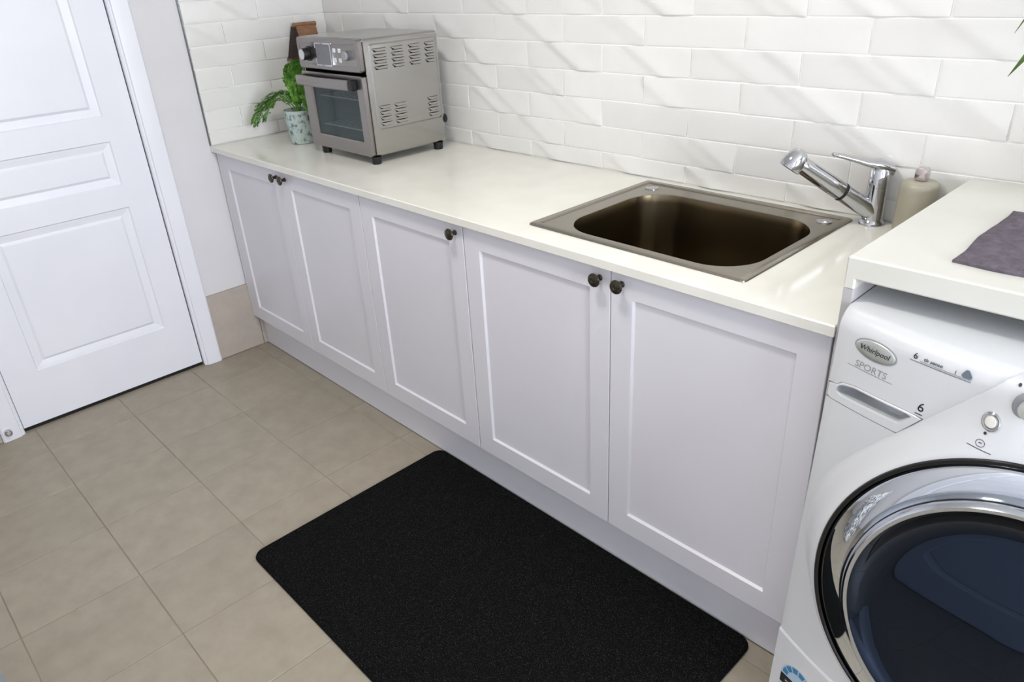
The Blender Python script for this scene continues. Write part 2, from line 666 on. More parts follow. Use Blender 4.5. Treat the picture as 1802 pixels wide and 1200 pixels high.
def architrave(name, y_in, y_out, ztop):
    """moulded casing, cross-section swept up; y_in is the door side"""
    s = 1 if y_out > y_in else -1
    prof = [(y_in, -.010), (y_in, .004), (y_in + s * .006, .008), (y_in + s * .010, .008), (y_in + s * .013, .014), (y_in + s * .030, .017), (y_out - s * .006, .018), (y_out, .013), (y_out, -.0006)]
    bm = bmesh.new()
    add_loft(bm, [[(x, y, z) for y, x in prof] for z in (0.0005, ztop)])
    return struct(obj(name, bm, M['door_paint'], None, 20))


architrave('trim_1', DY1 + .003, -0.776, 2.05)
tl = architrave('trim_2', DY0 - .003, -1.625, 2.05)
bm = bmesh.new()
add_box(bm, -.0004, .017, -1.625, -0.776, 2.048, 2.12, .004)
struct(obj('trim_3', bm, M['door_paint']))
# chrome doorstop button low on the casing
bm = bmesh.new()
add_lathe(bm, [(.0128, 0), (.0132, .012), (.0115, .0165), (.008, .0175), (.0072, .013), (.001, .013)], (.016, -1.601, .038), (1, 0, 0), 24)
ds = tag(obj('door_stop', bm, M['chrome'], None, 40), 'small round chrome doorstop low on the white door casing at left', 'doorstop')
# skirting tiles
bm = bmesh.new()
add_box(bm, -0.0004, .0005, -0.849, -0.0, 0.0, 0.299)
add_box(bm, -0.0004, .0005, -2.42, -1.552, 0.0, 0.299)
bs = struct(obj('baseboard_left', bm, M['grout_floor']))
for a, b_ in ((-0.7755, -0.57), (-0.569, -0.30), (-1.93, -1.6255), (-2.235, -1.932), (-2.42, -2.237)):
    box('skirting_tile', .0004, .0095, a, b_ - .001, 0.001, 0.298, M['skirt_tile'], bs, .0012)

# door in the opposite wall (seen only as a reflection in the washer)
bm = bmesh.new()
LO = lambda u, v, d: (2.27 + u, YF + .014 + d, .012 + v)
W2 = .76
pan2 = [(.108, W2 - .108, .205, .722), (.108, W2 - .108, .806, .968), (.108, W2 - .108, 1.055, 1.90)]
d2 = struct(obj('door_2', door_leaf(LO, pan2, W2, 2.03, .012), M['door_paint']))
bm = bmesh.new()
lever_handle(bm, LO, W2 - .06, 0.99, -1)
obj('door_handle', bm, M['bronze'], d2, 40)
bm = bmesh.new()
for a, b_ in ((2.195, 2.265), (3.035, 3.105)):
    add_box(bm, a, b_, YF, YF + .022, 0, 2.05, .004)
add_box(bm, 2.195, 3.105, YF, YF + .022, 2.05, 2.12, .004)
struct(obj('trim_4', bm, M['door_paint']))

# round ceiling light
cl = thing('ceiling_light', 'round white oyster light on the ceiling above the floor mat', 'lamp', (1.85, -1.22, ZC))
bm = bmesh.new()
add_lathe(bm, [(.19, 0), (.19, -.012), (.176, -.014), (.176, 0)], (1.85, -1.22, ZC), (0, 0, 1), 40)
keep(obj('base', bm, M['window_frame'], cl, 40))
bm = bmesh.new()
add_lathe(bm, [(.172, -.001), (.172, -.0125), (.05, -.0128), (.002, -.0130)], (1.85, -1.22, ZC), (0, 0, 1), 40)
keep(obj('diffuser', bm, M['lamp_glass'], cl, 40))

# ================================================================ BASE CABINETS
DF = -0.592          # door face
DZ0, DZ1 = 0.151, 0.876


def shaker_door(x0, x1, z0, z1):
    bm = bmesh.new()
    fr, dep, bw = .060, .0065, .0042
    yb = DF + .018
    outer = [(x0, z0), (x1, z0), (x1, z1), (x0, z1)]
    r = .0012

    def ring(ins, y):
        return [(x0 + ins, y, z0 + ins), (x1 - ins, y, z0 + ins), (x1 - ins, y, z1 - ins), (x0 + ins, y, z1 - ins)]
    rings = [ring(0, yb), ring(0, DF + r), ring(r, DF), ring(fr, DF), ring(fr + bw, DF + dep)]
    add_loft(bm, rings)
    return bm


def knob_bm(x, z):
    bm = bmesh.new()
    add_lathe(bm, [(.0075, 0), (.0075, .002), (.0055, .004), (.0050, .012), (.0075, .017), (.0150, .019), (.0165, .0215), (.0155, .0245), (.010, .0265), (.0045, .0275), (.0035, .0265), (.0008, .0265)], (x, DF, z), (0, -1, 0), 24, False, True)
    return bm


def cabinet(label, x0, x1, doors):
    c = thing('base_cabinet', label, 'cabinet', ((x0 + x1) / 2, -0.3, 0.10), 'base cabinets under the long counter')
    bm = bmesh.new()
    t = .016
    yb = DF + .020
    add_box(bm, x0, x0 + t, yb, -.012, .15, .878)
    add_box(bm, x1 - t, x1, yb, -.012, .15, .878)
    add_box(bm, x0 + t, x1 - t, yb, -.012, .15, .15 + t)
    add_box(bm, x0 + t, x1 - t, -.016, -.012, .15 + t, .878)
    keep(obj('carcass', bm, M['carcass'], c))
    for a, b_, kx in doors:
        d = keep(obj('door', shaker_door(a, b_, DZ0, DZ1), M['cabinet_paint'], c))
        k = obj('knob', knob_bm(kx, .847), M['bronze'], d, 35)
    return c


g = .0012
c1 = cabinet('white shaker cabinet with two doors under the oven, nearest the left wall', .030, 1.031,
             [(.030 + g, .530 - g, .499), (.530 + g, 1.031 - g, .561)])
c2 = cabinet('white shaker cabinet with one door, knob at top right, between the double cabinets', 1.032, 1.530,
             [(1.032 + g, 1.530 - g, 1.498)])
c3 = cabinet('white shaker base cabinet, two doors with knobs, under the steel sink beside the washer', 1.531, 2.543,
             [(1.531 + g, 2.038 - g, 2.007), (2.038 + g, 2.542 - g, 2.070)])
fp = box('filler_panel', .011, .0285, DF, DF + .018, DZ0, DZ1, M['cabinet_paint'], None, .001)
tag(fp, 'narrow white filler strip between the left wall and the first cabinet door', 'filler')
bm = bmesh.new()
add_box(bm, .0105, 2.546, -0.5525, -0.5365, .001, .1485, .001)
kb = tag(obj('kickboard', bm, M['kick']), 'long white kickboard under the base cabinets along the floor', 'kickboard')

# ================================================================ COUNTERTOP WITH SINK CUTOUT
bm = bmesh.new()
SXA, SXB, SYA, SYB = 1.723, 2.331, -0.536, -0.033
hx0, hx1, hy0, hy1 = SXA + .015, SXB - .015, SYA + .015, SYB - .006


def rect(x0, x1, y0, y1, z):
    return [(x0, y0, z), (x1, y0, z), (x1, y1, z), (x0, y1, z)]


r_ = .002
add_loft(bm, [rect(hx0, hx1, hy0, hy1, CT), rect(.0005 + r_, 2.548 - r_, CY + r_, -.001 - r_, CT), rect(.0005, 2.548, CY, -.001, CT - r_),
              rect(.0005, 2.548, CY, -.001, CT - .0215), rect(hx0, hx1, hy0, hy1, CT - .0215), rect(hx0, hx1, hy0, hy1, CT)], True, False, False)
bmesh.ops.remove_doubles(bm, verts=bm.verts, dist=1e-6)
ctop = tag(obj('countertop', bm, M['stone']), 'long glossy cream stone countertop over the base cabinets', 'countertop')

# ---- sink
sk = thing('sink', 'rectangular stainless steel drop-in sink with deep bowl set in the cream countertop', 'sink', (2.027, -.2845, CT))
bm = bmesh.new()
N = 10
BX0, BX1, BY0, BY1 = 1.793, 2.298, -.503, -.112


def rr(ins, rad, z):
    return [(x, y, z) for x, y in rrect(SXA + ins, SXB - ins, SYA + ins, SYB - ins, rad, N)]


def rb(ins, rad, z):
    return [(x, y, z) for x, y in rrect(BX0 + ins, BX1 - ins, BY0 + ins, BY1 - ins, rad, N)]


rings = [rr(0, .012, CT + .0004), rr(.001, .011, CT + .003), rr(.004, .009, CT + .0048), rr(.019, .006, CT + .0056),
         rr(.0220, .005, CT + .0022), rr(.026, .006, CT + .0022)]
rings += [rb(-.006, .108, CT + .0024), rb(-.002, .105, CT + .0022), rb(0, .103, CT + .0005)]
add_loft(bm, rings, True, False, False)
keep(obj('rim', bm, M['steel_sink'], sk, 30))
bm = bmesh.new()
rings = [rb(0, .103, CT + .0006), rb(.001, .102, CT - .004), rb(.004, .100, CT - .02), rb(.010, .098, CT - .18), rb(.014, .096, CT - .20), rb(.024, .09, CT - .213), rb(.045, .075, CT - .218), rb(.15, .04, CT - .222)]
add_loft(bm, rings, True, False, True)
keep(obj('bowl', bm, M['steel_bowl'], sk, 50))
bm = bmesh.new()
add_lathe(bm, [(.043, 0), (.042, .003), (.034, .002), (.030, -.001), (.012, -.001), (.010, .004), (.001, .005)], (2.045, -.30, CT - .2215), (0, 0, 1), 28)
keep(obj('drain', bm, M['chrome'], sk, 40))
for i, (hx, hy) in enumerate(((1.783, -.095), (2.284, -.092))):
    bm = bmesh.new()
    add_lathe(bm, [(.0185, 0), (.0185, .002), (.016, .0035), (.002, .0050)], (hx, hy, CT + .0022), (0, 0, 1), 24)
    keep(obj('hole_cover', bm, M['chrome'], sk, 30))

# ---- faucet
fx, fy = 2.371, -.0345
fc = thing('faucet', 'chrome mixer tap with pull-out spray head behind the sink corner', 'tap', (fx, fy, CT))
bm = bmesh.new()
add_lathe(bm, [(.0285, 0), (.0285, .004), (.0265, .008), (.0235, .012), (.0225, .060), (.0222, .0895), (.0215, .0900), (.0215, .0912), (.0222, .0917), (.0220, .128), (.019, .133), (.001, .134)], (fx, fy, CT), (0, 0, 1), 32)
keep(obj('body', bm, M['chrome'], fc, 35))
dxy = Vector((-.655, -.755, 0)).normalized()
root = Vector((fx, fy, CT + .030)) + dxy * .006
tip = Vector((2.242, -.184, 1.058))
ax = (tip - root).normalized()
Ltot = (tip - root).length
bm = bmesh.new()
add_tube(bm, [root, root + ax * .03, root + ax * (Ltot * .40)], [.0212, .0212, .0207], 24)
keep(obj('spout', bm, M['chrome'], fc, 40))
bm = bmesh.new()
add_tube(bm, [root + ax * (Ltot * .395), root + ax * (Ltot * .425)], [.0217, .0217], 24)
keep(obj('collar', bm, M['black_plastic'], fc, 40))
sp = bmesh.new()
add_tube(sp, [root + ax * (Ltot * .42), root + ax * (Ltot * .43), root + ax * (Ltot * .60), root + ax * (Ltot * .90), root + ax * (Ltot * .97), root + ax * (Ltot * 1.02)], [.0200, .0218, .0210, .0194, .0205, .013], 24)
spr = keep(obj('spray_handle', sp, M['chrome'], fc, 40))
bm = bmesh.new()
dn = (Vector((0, 0, -1)) * .80 + dxy * .55).normalized()
hc = tip + Vector((0, 0, .010)) + dxy * .001
add_lathe(bm, [(.004, -.020), (.015, -.016), (.0225, -.006), (.0260, .010), (.0268, .023), (.0258, .029), (.0225, .0305), (.001, .0305)], hc, dn, 28)
obj('spray_head', bm, M['chrome'], spr, 40)
bm = bmesh.new()
top = Vector((fx, fy, CT + .128))
upv = Vector((0, 0, 1))
side = dxy.cross(upv)
prof = [(-.028, -.010, .010, .005), (-.024, .002, .021, .013), (0, .012, .0235, .014), (.020, .0150, .0215, .010), (.040, .0190, .017, .0085), (.062, .0265, .0140, .0072), (.085, .0335, .0120, .0062), (.105, .0395, .0110, .0056), (.116, .0420, .0090, .0046), (.119, .0428, .004, .002)]
rings = []
for d, h, wv, th in prof:
    cpt = top + dxy * d + upv * h
    rings.append([cpt + side * wv * math.cos(2 * PI * k / 16) + upv * th * math.sin(2 * PI * k / 16) for k in range(16)])
add_loft(bm, rings)
keep(obj('lever', bm, M['chrome'], fc, 50))

# ---- soap bottle
bx_, by_ = 2.466, -.052
sb = thing('soap_bottle', 'cloudy beige bottle with a short silver cap standing between tap and raised bench', 'bottle', (bx_, by_, CT))
bm = bmesh.new()
add_lathe(bm, [(.036, 0), (.040, .003), (.041, .02), (.0405, .105), (.039, .114), (.034, .119), (.018, .121), (.012, .122)], (bx_, by_, CT), (0, 0, 1), 32)
keep(obj('bottle_body', bm, M['soap_body'], sb, 40))
bm = bmesh.new()
add_box(bm, bx_ - .013, bx_ + .013, by_ - .013, by_ + .013, CT + .1222, CT + .150, .005, 2)
keep(obj('cap', bm, M['soap_cap'], sb, 40))

# ================================================================ RAISED BENCH OVER THE WASHER
BX = 2.548
bm = bmesh.new()
Y0_, Y1_ = CY + .004, -.001
prof = [(BX, .974), (BX, 1.026), (BX + .004, 1.030), (3.40, 1.030), (3.40, .990), (BX + .019, .990), (BX + .019, .974)]


def prof_at(y, s=0):
    return [(x, y, z) for x, z in prof]


rings = [[(x + (.003 if i in (0, 1) else 0) - (.003 if i in (5, 6) else 0), Y0_, z - (.003 if i in (2, 3) else 0) + (.003 if i in (4, 5) else 0)) for i, (x, z) in enumerate(prof)], prof_at(Y0_ + .003), prof_at(Y1_)]
add_loft(bm, rings)
rbn = tag(obj('raised_benchtop', bm, M['bench'], None, None), 'raised white benchtop with a turned-down end, spanning above the washing machine', 'benchtop')
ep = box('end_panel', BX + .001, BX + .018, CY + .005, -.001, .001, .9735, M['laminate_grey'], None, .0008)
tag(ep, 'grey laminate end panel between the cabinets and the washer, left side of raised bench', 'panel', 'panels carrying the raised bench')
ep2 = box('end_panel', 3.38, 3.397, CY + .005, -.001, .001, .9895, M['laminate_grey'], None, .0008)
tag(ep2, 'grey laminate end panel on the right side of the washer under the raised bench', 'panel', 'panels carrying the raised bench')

# ---- towel on the raised bench
bm = bmesh.new()
nx, ny = 40, 36
tx0, tx1, ty0, ty1 = 2.683, 3.12, -.538, -.212
rnd = random.Random(8)
ph = [rnd.uniform(0, 6) for _ in range(6)]


def tz(u, v):
    return .0085 + .0016 * math.sin(v * 16 + 2.5 * math.sin(u * 5 + ph[0]) + ph[1]) + .0012 * math.sin(u * 13 + v * 9 + ph[2]) + .0008 * math.sin(v * 37 + u * 6 + ph[3])


grid = []
for j in range(ny + 1):
    row = []
    for i in range(nx + 1):
        u, v = i / nx, j / ny
        x = tx0 + (tx1 - tx0) * u + .003 * math.sin(v * 9 + ph[4]) * (1 if i in (0, nx) else .3)
        y = ty0 + (ty1 - ty0) * v + .002 * math.sin(u * 22 + ph[5])
        e = min(u, 1 - u, v, 1 - v)
        z = tz(u, v) * (.45 if e < 1e-6 else (.85 if e < .03 else 1))
        row.append(bm.verts.new((x, y, 1.0302 + z)))
    grid.append(row)
for j in range(ny):
    for i in range(nx):
        bm.faces.new((grid[j][i], grid[j][i + 1], grid[j + 1][i + 1], grid[j + 1][i]))
lp = grid[0] + [r[-1] for r in grid[1:]] + list(reversed(grid[-1][:-1])) + [r[0] for r in reversed(grid[1:-1])]
lo = [bm.verts.new((v.co.x, v.co.y, 1.0304)) for v in lp]
for i in range(len(lp)):
    j = (i + 1) % len(lp)
    bm.faces.new((lp[j], lp[i], lo[i], lo[j]))
bm.faces.new(lo)
tag(obj('towel', bm, M['terry'], None, 60), 'folded purple grey towel lying flat on the raised white bench', 'towel')

# ================================================================ WASHING MACHINE
wm = thing('washing_machine', 'white front-loading washing machine with a big chrome-ringed round door under the raised bench', 'washing machine', (2.924, -.38, 0))
WX0, WX1, WZT = 2.567, 3.281, .95


def S(x, z):
    u = (x - 2.924) / .357
    return -(.641 + .06 * (.95 - z)) - .066 * (1 - u * u)


# body: lofted from yz profiles, rounded top edge and side edges
cols = [0, .0006, .0018, .0035, .02] + [.02 + (WX1 - WX0 - .04) * i / 34 for i in range(1, 34)] + [WX1 - WX0 - d for d in (.02, .0035, .0018, .0006, 0)]
rt, rs = .034, .005
bm = bmesh.new()
rings = []
for c in cols:
    x = WX0 + c
    d = min(c, WX1 - WX0 - c)
    sy = rs - math.sqrt(max(0, rs * rs - (rs - d) ** 2)) if d < rs else 0
    pts = []
    for z in [.03 + (.95 - rt - .03) * i / 40 for i in range(41)]:
        pts.append((x, S(x, z) + sy, z))
    yc = S(x, WZT - rt) + sy
    for k in range(1, 9):
        a = R(90 * k / 8)
        pts.append((x, yc + rt * (1 - math.cos(a)), WZT - rt + (rt - sy * .5) * math.sin(a)))
    pts.append((x, -.06, WZT - sy * .5))
    pts.append((x, -.06, .03))
    rings.append(pts)
add_loft(bm, rings)
body = obj('body', bm, M['appliance_white'])
# scoop of the detergent drawer cut into the panel
DRAW = [(2.5690, .788), (2.5690, .8185), (2.585, .8205), (2.594, .8285), (2.620, .8335), (2.724, .8345), (2.737, .8335), (2.703, .789)]
SCO = [(2.585, .812), (2.589, .819), (2.597, .8245), (2.617, .829), (2.721, .8305), (2.7005, .8065), (2.596, .8025), (2.587, .8055)]


def prism(pts, y_front, y_back):
    """closed prism over an xz outline between two y functions"""
    b2 = bmesh.new()
    add_loft(b2, [[(x, y_front(x, z), z) for x, z in pts], [(x, y_back(x, z), z) for x, z in pts]])
    return b2


def cut(target, pts, y0, y1):
    cme = finish(prism(pts, y0, y1), 'cutter')
    co = bpy.data.objects.new('cutter', cme)
    COL.objects.link(co)
    md = target.modifiers.new('cut', 'BOOLEAN')
    md.operation = 'DIFFERENCE'
    md.solver = 'EXACT'
    md.object = co
    bpy.context.view_layer.update()
    me = bpy.data.meshes.new_from_object(target.evaluated_get(bpy.context.evaluated_depsgraph_get()))
    target.modifiers.clear()
    old = target.data
    target.data = me
    bpy.data.meshes.remove(old)
    bpy.data.objects.remove(co)
    bpy.data.meshes.remove(cme)


cut(body, DRAW, lambda x, z: S(x, z) - .05, lambda x, z: S(x, z) + .045)
for p in body.data.polygons:
    p.use_smooth = True
body.data.set_sharp_from_angle(angle=R(28))
body.parent = wm
keep(body)
body.name = 'body'
# drawer front with its finger scoop, greyed to paint the shade inside the recess
def inset(pts, d):
    cx = sum(p[0] for p in pts) / len(pts)
    cz = sum(p[1] for p in pts) / len(pts)
    out = []
    n = len(pts)
    for i in range(n):
        a, p, q = Vector(pts[i - 1]), Vector(pts[i]), Vector(pts[(i + 1) % n])
        e1, e2 = (p - a).normalized(), (q - p).normalized()
        n1, n2 = Vector((-e1.y, e1.x)), Vector((-e2.y, e2.x))
        c = Vector((cx, cz))
        if n1.dot(c - p) < 0:
            n1 = -n1
        if n2.dot(c - p) < 0:
            n2 = -n2
        b_ = (n1 + n2)
        b_ = b_ / max(.35, b_.dot(n1))
        out.append((p.x + b_.x * d, p.y + b_.y * d))
    return out


DR = inset(DRAW, .0009)
bm = bmesh.new()


def dense(pts, n):
    out = []
    L = [(Vector(pts[i]), Vector(pts[(i + 1) % len(pts)])) for i in range(len(pts))]
    tot = sum((b_ - a).length for a, b_ in L)
    for k in range(n):
        s = tot * k / n
        for a, b_ in L:
            l = (b_ - a).length
            if s <= l:
                out.append(tuple(a.lerp(b_, s / l)))
                break
            s -= l
    return out


def radial(pts, c, n):
    """resample a star-shaped outline by angle about c"""
    out = []
    for k in range(n):
        a = 2 * PI * k / n
        d = Vector((math.cos(a), math.sin(a)))
        best = None
        for i in range(len(pts)):
            p, q = Vector(pts[i]), Vector(pts[(i + 1) % len(pts)])
            e = q - p
            den = d.x * e.y - d.y * e.x
            if abs(den) < 1e-12:
                continue
            w_ = p - Vector(c)
            t = (w_.x * e.y - w_.y * e.x) / den
            s = (w_.x * d.y - w_.y * d.x) / den
            if t > 0 and -1e-6 <= s <= 1 + 1e-6 and (best is None or t < best):
                best = t
        out.append((c[0] + d.x * best, c[1] + d.y * best))
    return out


cc = (2.655, .8155)
n_ = 96
o1, i1 = radial(DR, cc, n_), radial(SCO, cc, n_)
rings = [[(x, S(x, z) + .012, z) for x, z in o1], [(x, S(x, z) + .0005, z) for x, z in o1], [(x, S(x, z) - .0008, z) for x, z in radial(inset(DR, .0012), cc, n_)],
         [(x, S(x, z) - .0008, z) for x, z in i1], [(x, S(x, z) + .004, z) for x, z in radial(inset(SCO, .001), cc, n_)]]
add_loft(bm, rings, True, False, False)
dr = keep(obj('drawer_front', bm, M['appliance_white'], wm, 30))
bm = bmesh.new()
o2 = radial(inset(SCO, .0008), cc, n_)
top_shift = lambda x, z, f: (cc[0] + (x - cc[0]) * f, cc[1] + (z - cc[1]) * f + .004 * (1 - f))
r2 = [[(x, S(x, z) + .0035, z) for x, z in o2]]
for f, dp in ((.97, .014), (.9, .022), (.6, .027), (.2, .028)):
    r2.append([(top_shift(x, z, f)[0], S(x, z) + dp, top_shift(x, z, f)[1]) for x, z in o2])
add_loft(bm, r2, True, False, True)
obj('finger_scoop', bm, M['scoop_shade'], dr, 50)
bm = bmesh.new()
add_loft(bm, [[(x, S(x, z) + .030, z) for x, z in DRAW], [(x, S(x, z) + .034, z) for x, z in DRAW]])
keep(obj('drawer_back', bm, M['dark_void'], wm))

# shield: the bulged centre piece around the door, straight shoulders running up to the top
RC = (2.932, .557)
TILT = .10
RIN = .2900


def plane_pt(r, a, off=0.0):
    """point on the tilted door plane: polar r, angle a, raised by off along its normal"""
    e1 = Vector((1, 0, 0))
    e2 = Vector((0, TILT, 1)).normalized()
    nn = Vector((0, -1, TILT)).normalized()
    return Vector((RC[0], -.766, RC[1])) + e1 * (r * math.cos(a)) + e2 * (r * math.sin(a) + max(0, off) * .28) + nn * off


def outline_r(a):
    """outer outline of the shield as a radius by angle in the xz plane"""
    c, s = math.cos(a), math.sin(a)
    deg = math.degrees(a) % 360
    m = abs(c)
    # straight shoulder: line through (2.702,.790) slope 50 deg (mirrored on the right)
    nxl, nzl = -math.sin(R(50)), math.cos(R(50))
    dist = (2.702 - RC[0]) * nxl + (.790 - RC[1]) * nzl
    den = -m * nxl * -1 * -1 + s * nzl
    den = m * math.sin(R(50)) + s * math.cos(R(50))
    rl = dist / den if den > .05 else 9
    top = (.9495 - RC[1]) / s if s > .05 else 9
    side_ang = max(0.0, (140 - max(0, min(180, deg if deg <= 180 else 360 - deg))) / 1)  # unused by the arc part
    blend = 0.0
    t = deg if deg <= 180 else 360 - deg
    if s <= math.sin(R(40)):
        k = (math.sin(R(40)) - s) / math.sin(R(40))
        blend = min(1, k)
    arc = dist + .028 * blend * blend * (3 - 2 * blend)
    if s > math.sin(R(40)):
        return min(rl, top)
    return arc


def Sround(x, z):
    y = S(x, z)
    if z > WZT - rt:
        dz = min(rt, z - (WZT - rt))
        y = S(x, WZT - rt) + rt - math.sqrt(max(0, rt * rt - dz * dz))
    return y


bm = bmesh.new()
NA, NT = 180, 14
rings = []
for t in [i / NT for i in range(NT + 1)] + [1.002]:
    ring = []
    for k in range(NA):
        a = 2 * PI * (k + .5) / NA
        pin = plane_pt(RIN, a)
        ain = math.atan2(pin.z - RC[1], pin.x - RC[0])
        rin = math.hypot(pin.x - RC[0], pin.z - RC[1])
        ro = max(outline_r(a), rin + .012)
        tt = min(t, 1)
        r = rin + (ro - rin) * tt
        x, z = RC[0] + r * math.cos(a), RC[1] + r * math.sin(a)
        s = math.sin(a)
        crisp = max(0, min(1, (s - .35) / .25))
        step = .0015 + .0035 * crisp
        b_in = S(pin.x, pin.z) - pin.y
        sm = tt * tt * (3 - 2 * tt)
        bmp = step + (b_in - step) * (1 - sm)
        y = Sround(x, z) - bmp
        if t > 1:
            y = Sround(x, z) + .004
        ring.append((x, y, z))
    rings.append(ring)
inner = [tuple(Vector(p) + Vector((0, .03, 0))) for p in rings[0]]
add_loft(bm, [inner] + rings, True, False, False)
keep(obj('door_surround', bm, M['appliance_white'], wm, 40))

# lower crease: bottom plinth panel line
bm = bmesh.new()
rings = []
for i in range(41):
    x = WX0 + .0005 + (WX1 - WX0 - .001) * i / 40
    z = .246 - .034 * (1 - min(1, abs((x - 2.924) / .357))) ** .9
    y = S(x, z) - .0002
    rings.append([(x, y - .0035, z - .004), (x, y - .0005, z), (x, y + .004, z), (x, y + .004, .032), (x, y + S(x, .03) - S(x, z) - .0035, .032)])
add_loft(bm, rings)
keep(obj('plinth_panel', bm, M['appliance_white'], wm, 25))
for fx_, fy_ in ((2.63, -.60), (3.19, -.60), (2.63, -.12), (3.19, -.12)):
    bm = bmesh.new()
    add_lathe(bm, [(.022, .0005), (.022, .012), (.012, .014), (.012, .034)], (fx_, fy_, 0), (0, 0, 1), 16)
    keep(obj('foot', bm, M['black_plastic'], wm, 40))

# door rings
wd_o = bpy.data.objects.new('door', None)


def lean(r, a):
    """the chrome cone is shallower at the top and the glass leans back a little"""
    sn = math.sin(a)
    if r > .2169:
        return -.0085 * max(0, sn) * max(0, min(1, (.2823 - r) / .041))
    k = max(0, min(1, (.2169 - r) / .03))
    return -.0085 * max(0, sn) * (1 - k) - k * .085 * r * sn


def polar_rings(prof, n=128):
    return [[tuple(plane_pt(r, 2 * PI * k / n, o + lean(r, 2 * PI * k / n))) for k in range(n)] for r, o in prof]


bm = bmesh.new()
add_loft(bm, polar_rings([(.2910, -.02), (.2910, .002), (.2890, .0048), (.2860, .0050), (.2830, .0030), (.2825, -.006), (.2825, -.03)]), True, False, False)
keep(obj('door_seal', bm, M['gasket'], wm, 40))
bm = bmesh.new()
add_loft(bm, polar_rings([(.2823, -.03), (.2823, -.004), (.2805, .0000), (.276, .0035), (.270, .0070), (.264, .0098), (.258, .0121), (.252, .0140), (.246, .0156), (.2415, .0166)]), True, False, False)
wdoor = keep(obj('door', bm, M['chrome_ring'], wm, 50))
bm = bmesh.new()
add_loft(bm, polar_rings([(.2414, .0166), (.2400, .021), (.2330, .036), (.2270, .046), (.2225, .0500), (.2170, .0490)]), True, False, False)
obj('door_rim', bm, M['rim_metal'], wdoor, 50)
bm = bmesh.new()
add_loft(bm, polar_rings([(.2169, .0489), (.2120, .0455), (.2060, .0380), (.1990, .0310), (.1900, .0265), (.178, .0245), (.160, .0250), (.135, .0270), (.105, .0292), (.075, .0310), (.045, .0322), (.02, .0328), (.004, .0330)]), True, False, True)
obj('glass_bowl', bm, M['bowl_glass'], wdoor, 60)

# prints and controls, laid on the curved panel
def on_panel(b2, cx, cz, base, off):
    for v in b2.verts:
        x, z, h = cx + v.co.x, cz + v.co.y, v.co.z
        v.co = Vector((x, base(x, z) - off - h, z))
    return b2


def flat(pts, th=.0003):
    b2 = bmesh.new()
    add_loft(b2, [[(x, y, 0) for x, y in pts], [(x, y, th) for x, y in pts]])
    return b2


def ell(rx, ry, n=40):
    return [(rx * math.cos(2 * PI * k / n), ry * math.sin(2 * PI * k / n)) for k in range(n)]


def strip(x0, z0, x1, z1, w):
    d = Vector((x1 - x0, z1 - z0)).normalized()
    p = Vector((-d.y, d.x)) * w / 2
    n = 6
    up_ = [(x0 + (x1 - x0) * i / n + p.x, z0 + (z1 - z0) * i / n + p.y) for i in range(n + 1)]
    dn_ = [(x0 + (x1 - x0) * i / n - p.x, z0 + (z1 - z0) * i / n - p.y) for i in range(n + 1)]
    return up_ + list(reversed(dn_))


def shield_y(x, z):
    a = math.atan2(z - RC[1], x - RC[0])
    pin = plane_pt(RIN, a)
    rin = math.hypot(pin.x - RC[0], pin.z - RC[1])
    ro = max(outline_r(a), rin + .012)
    tt = max(0, min(1, (math.hypot(x - RC[0], z - RC[1]) - rin) / (ro - rin)))
    step = .0015 + .0035 * max(0, min(1, (math.sin(a) - .35) / .25))
    b_in = S(pin.x, pin.z) - pin.y
    sm = tt * tt * (3 - 2 * tt)
    return Sround(x, z) - (step + (b_in - step) * (1 - sm))


# oval badge
bm = bmesh.new()
add_loft(bm, [[(x, y, h) for x, y in ell(.035 * s, .0160 * s, 48)] for s, h in ((1, 0), (1, .0012), (.95, .0024), (.90, .0028), (.5, .0036))])
badge = keep(obj('badge', on_panel(bm, 2.6405, .907, S, .0002), M['badge_silver'], wm, 40))
obj('badge_lettering', on_panel(text_bm('Whirlpool', .0125, .25, .0003), 2.6395, .9075, S, .0040), M['print_dark'], badge)
bm = bmesh.new()
o_, i_ = ell(.0372, .0174, 48), ell(.0350, .0160, 48)
add_loft(bm, [[(x, y, h) for x, y in p] for p, h in ((o_, 0), (o_, .001), (i_, .001), (i_, 0))], True, False, False)
obj('badge_edge', on_panel(bm, 2.6405, .907, S, .0001), M['print_grey'], badge)
keep(obj('sports_lettering', on_panel(text_bm('SPORTS', .0165, .15, .0002), 2.638, .8735, S, .0003), M['print_grey'], wm))
keep(obj('underline', on_panel(flat(strip(-.041, -.0062, .040, -.0062, .0007)), 2.638, .8725, S, .0002), M['print_grey'], wm))
# sensing line: 6, a word, a small figure, a triangle, two underlines
keep(obj('sense_figure', on_panel(text_bm('6', .0145, .1, .0002), 2.7030, .9275, S, .0003), M['print_dark'], wm))
keep(obj('sense_lettering', on_panel(text_bm('th sense', .0085, .2, .0002), 2.7300, .9270, S, .0003), M['print_dark'], wm))
keep(obj('sense_figure', on_panel(text_bm('1', .0085, .1, .0002), 2.7625, .9255, S, .0003), M['print_dark'], wm))
tri = []
for k in range(3):
    a0 = R(90 + 120 * k)
    for q in range(-3, 4):
        a = a0 + R(20 * q)
        tri.append((.0042 * math.cos(a0) + .0035 * math.cos(a), .0042 * math.sin(a0) + .0035 * math.sin(a)))
keep(obj('sense_symbol', on_panel(flat(tri), 2.7785, .9285, S, .0003), M['print_slate'], wm))
keep(obj('underline', on_panel(flat(strip(-.045, 0, .045, -.0004, .0009)), 2.7405, .9195, S, .0003), M['print_slate'], wm))
keep(obj('underline', on_panel(flat(strip(-.030, 0, .045, -.0004, .0006)), 2.7405, .9222, S, .0003), M['print_grey'], wm))
keep(obj('load_figure', on_panel(text_bm('6', .0215, .1, .0002), 2.7285, .8500, S, .0003), M['print_navy'], wm))
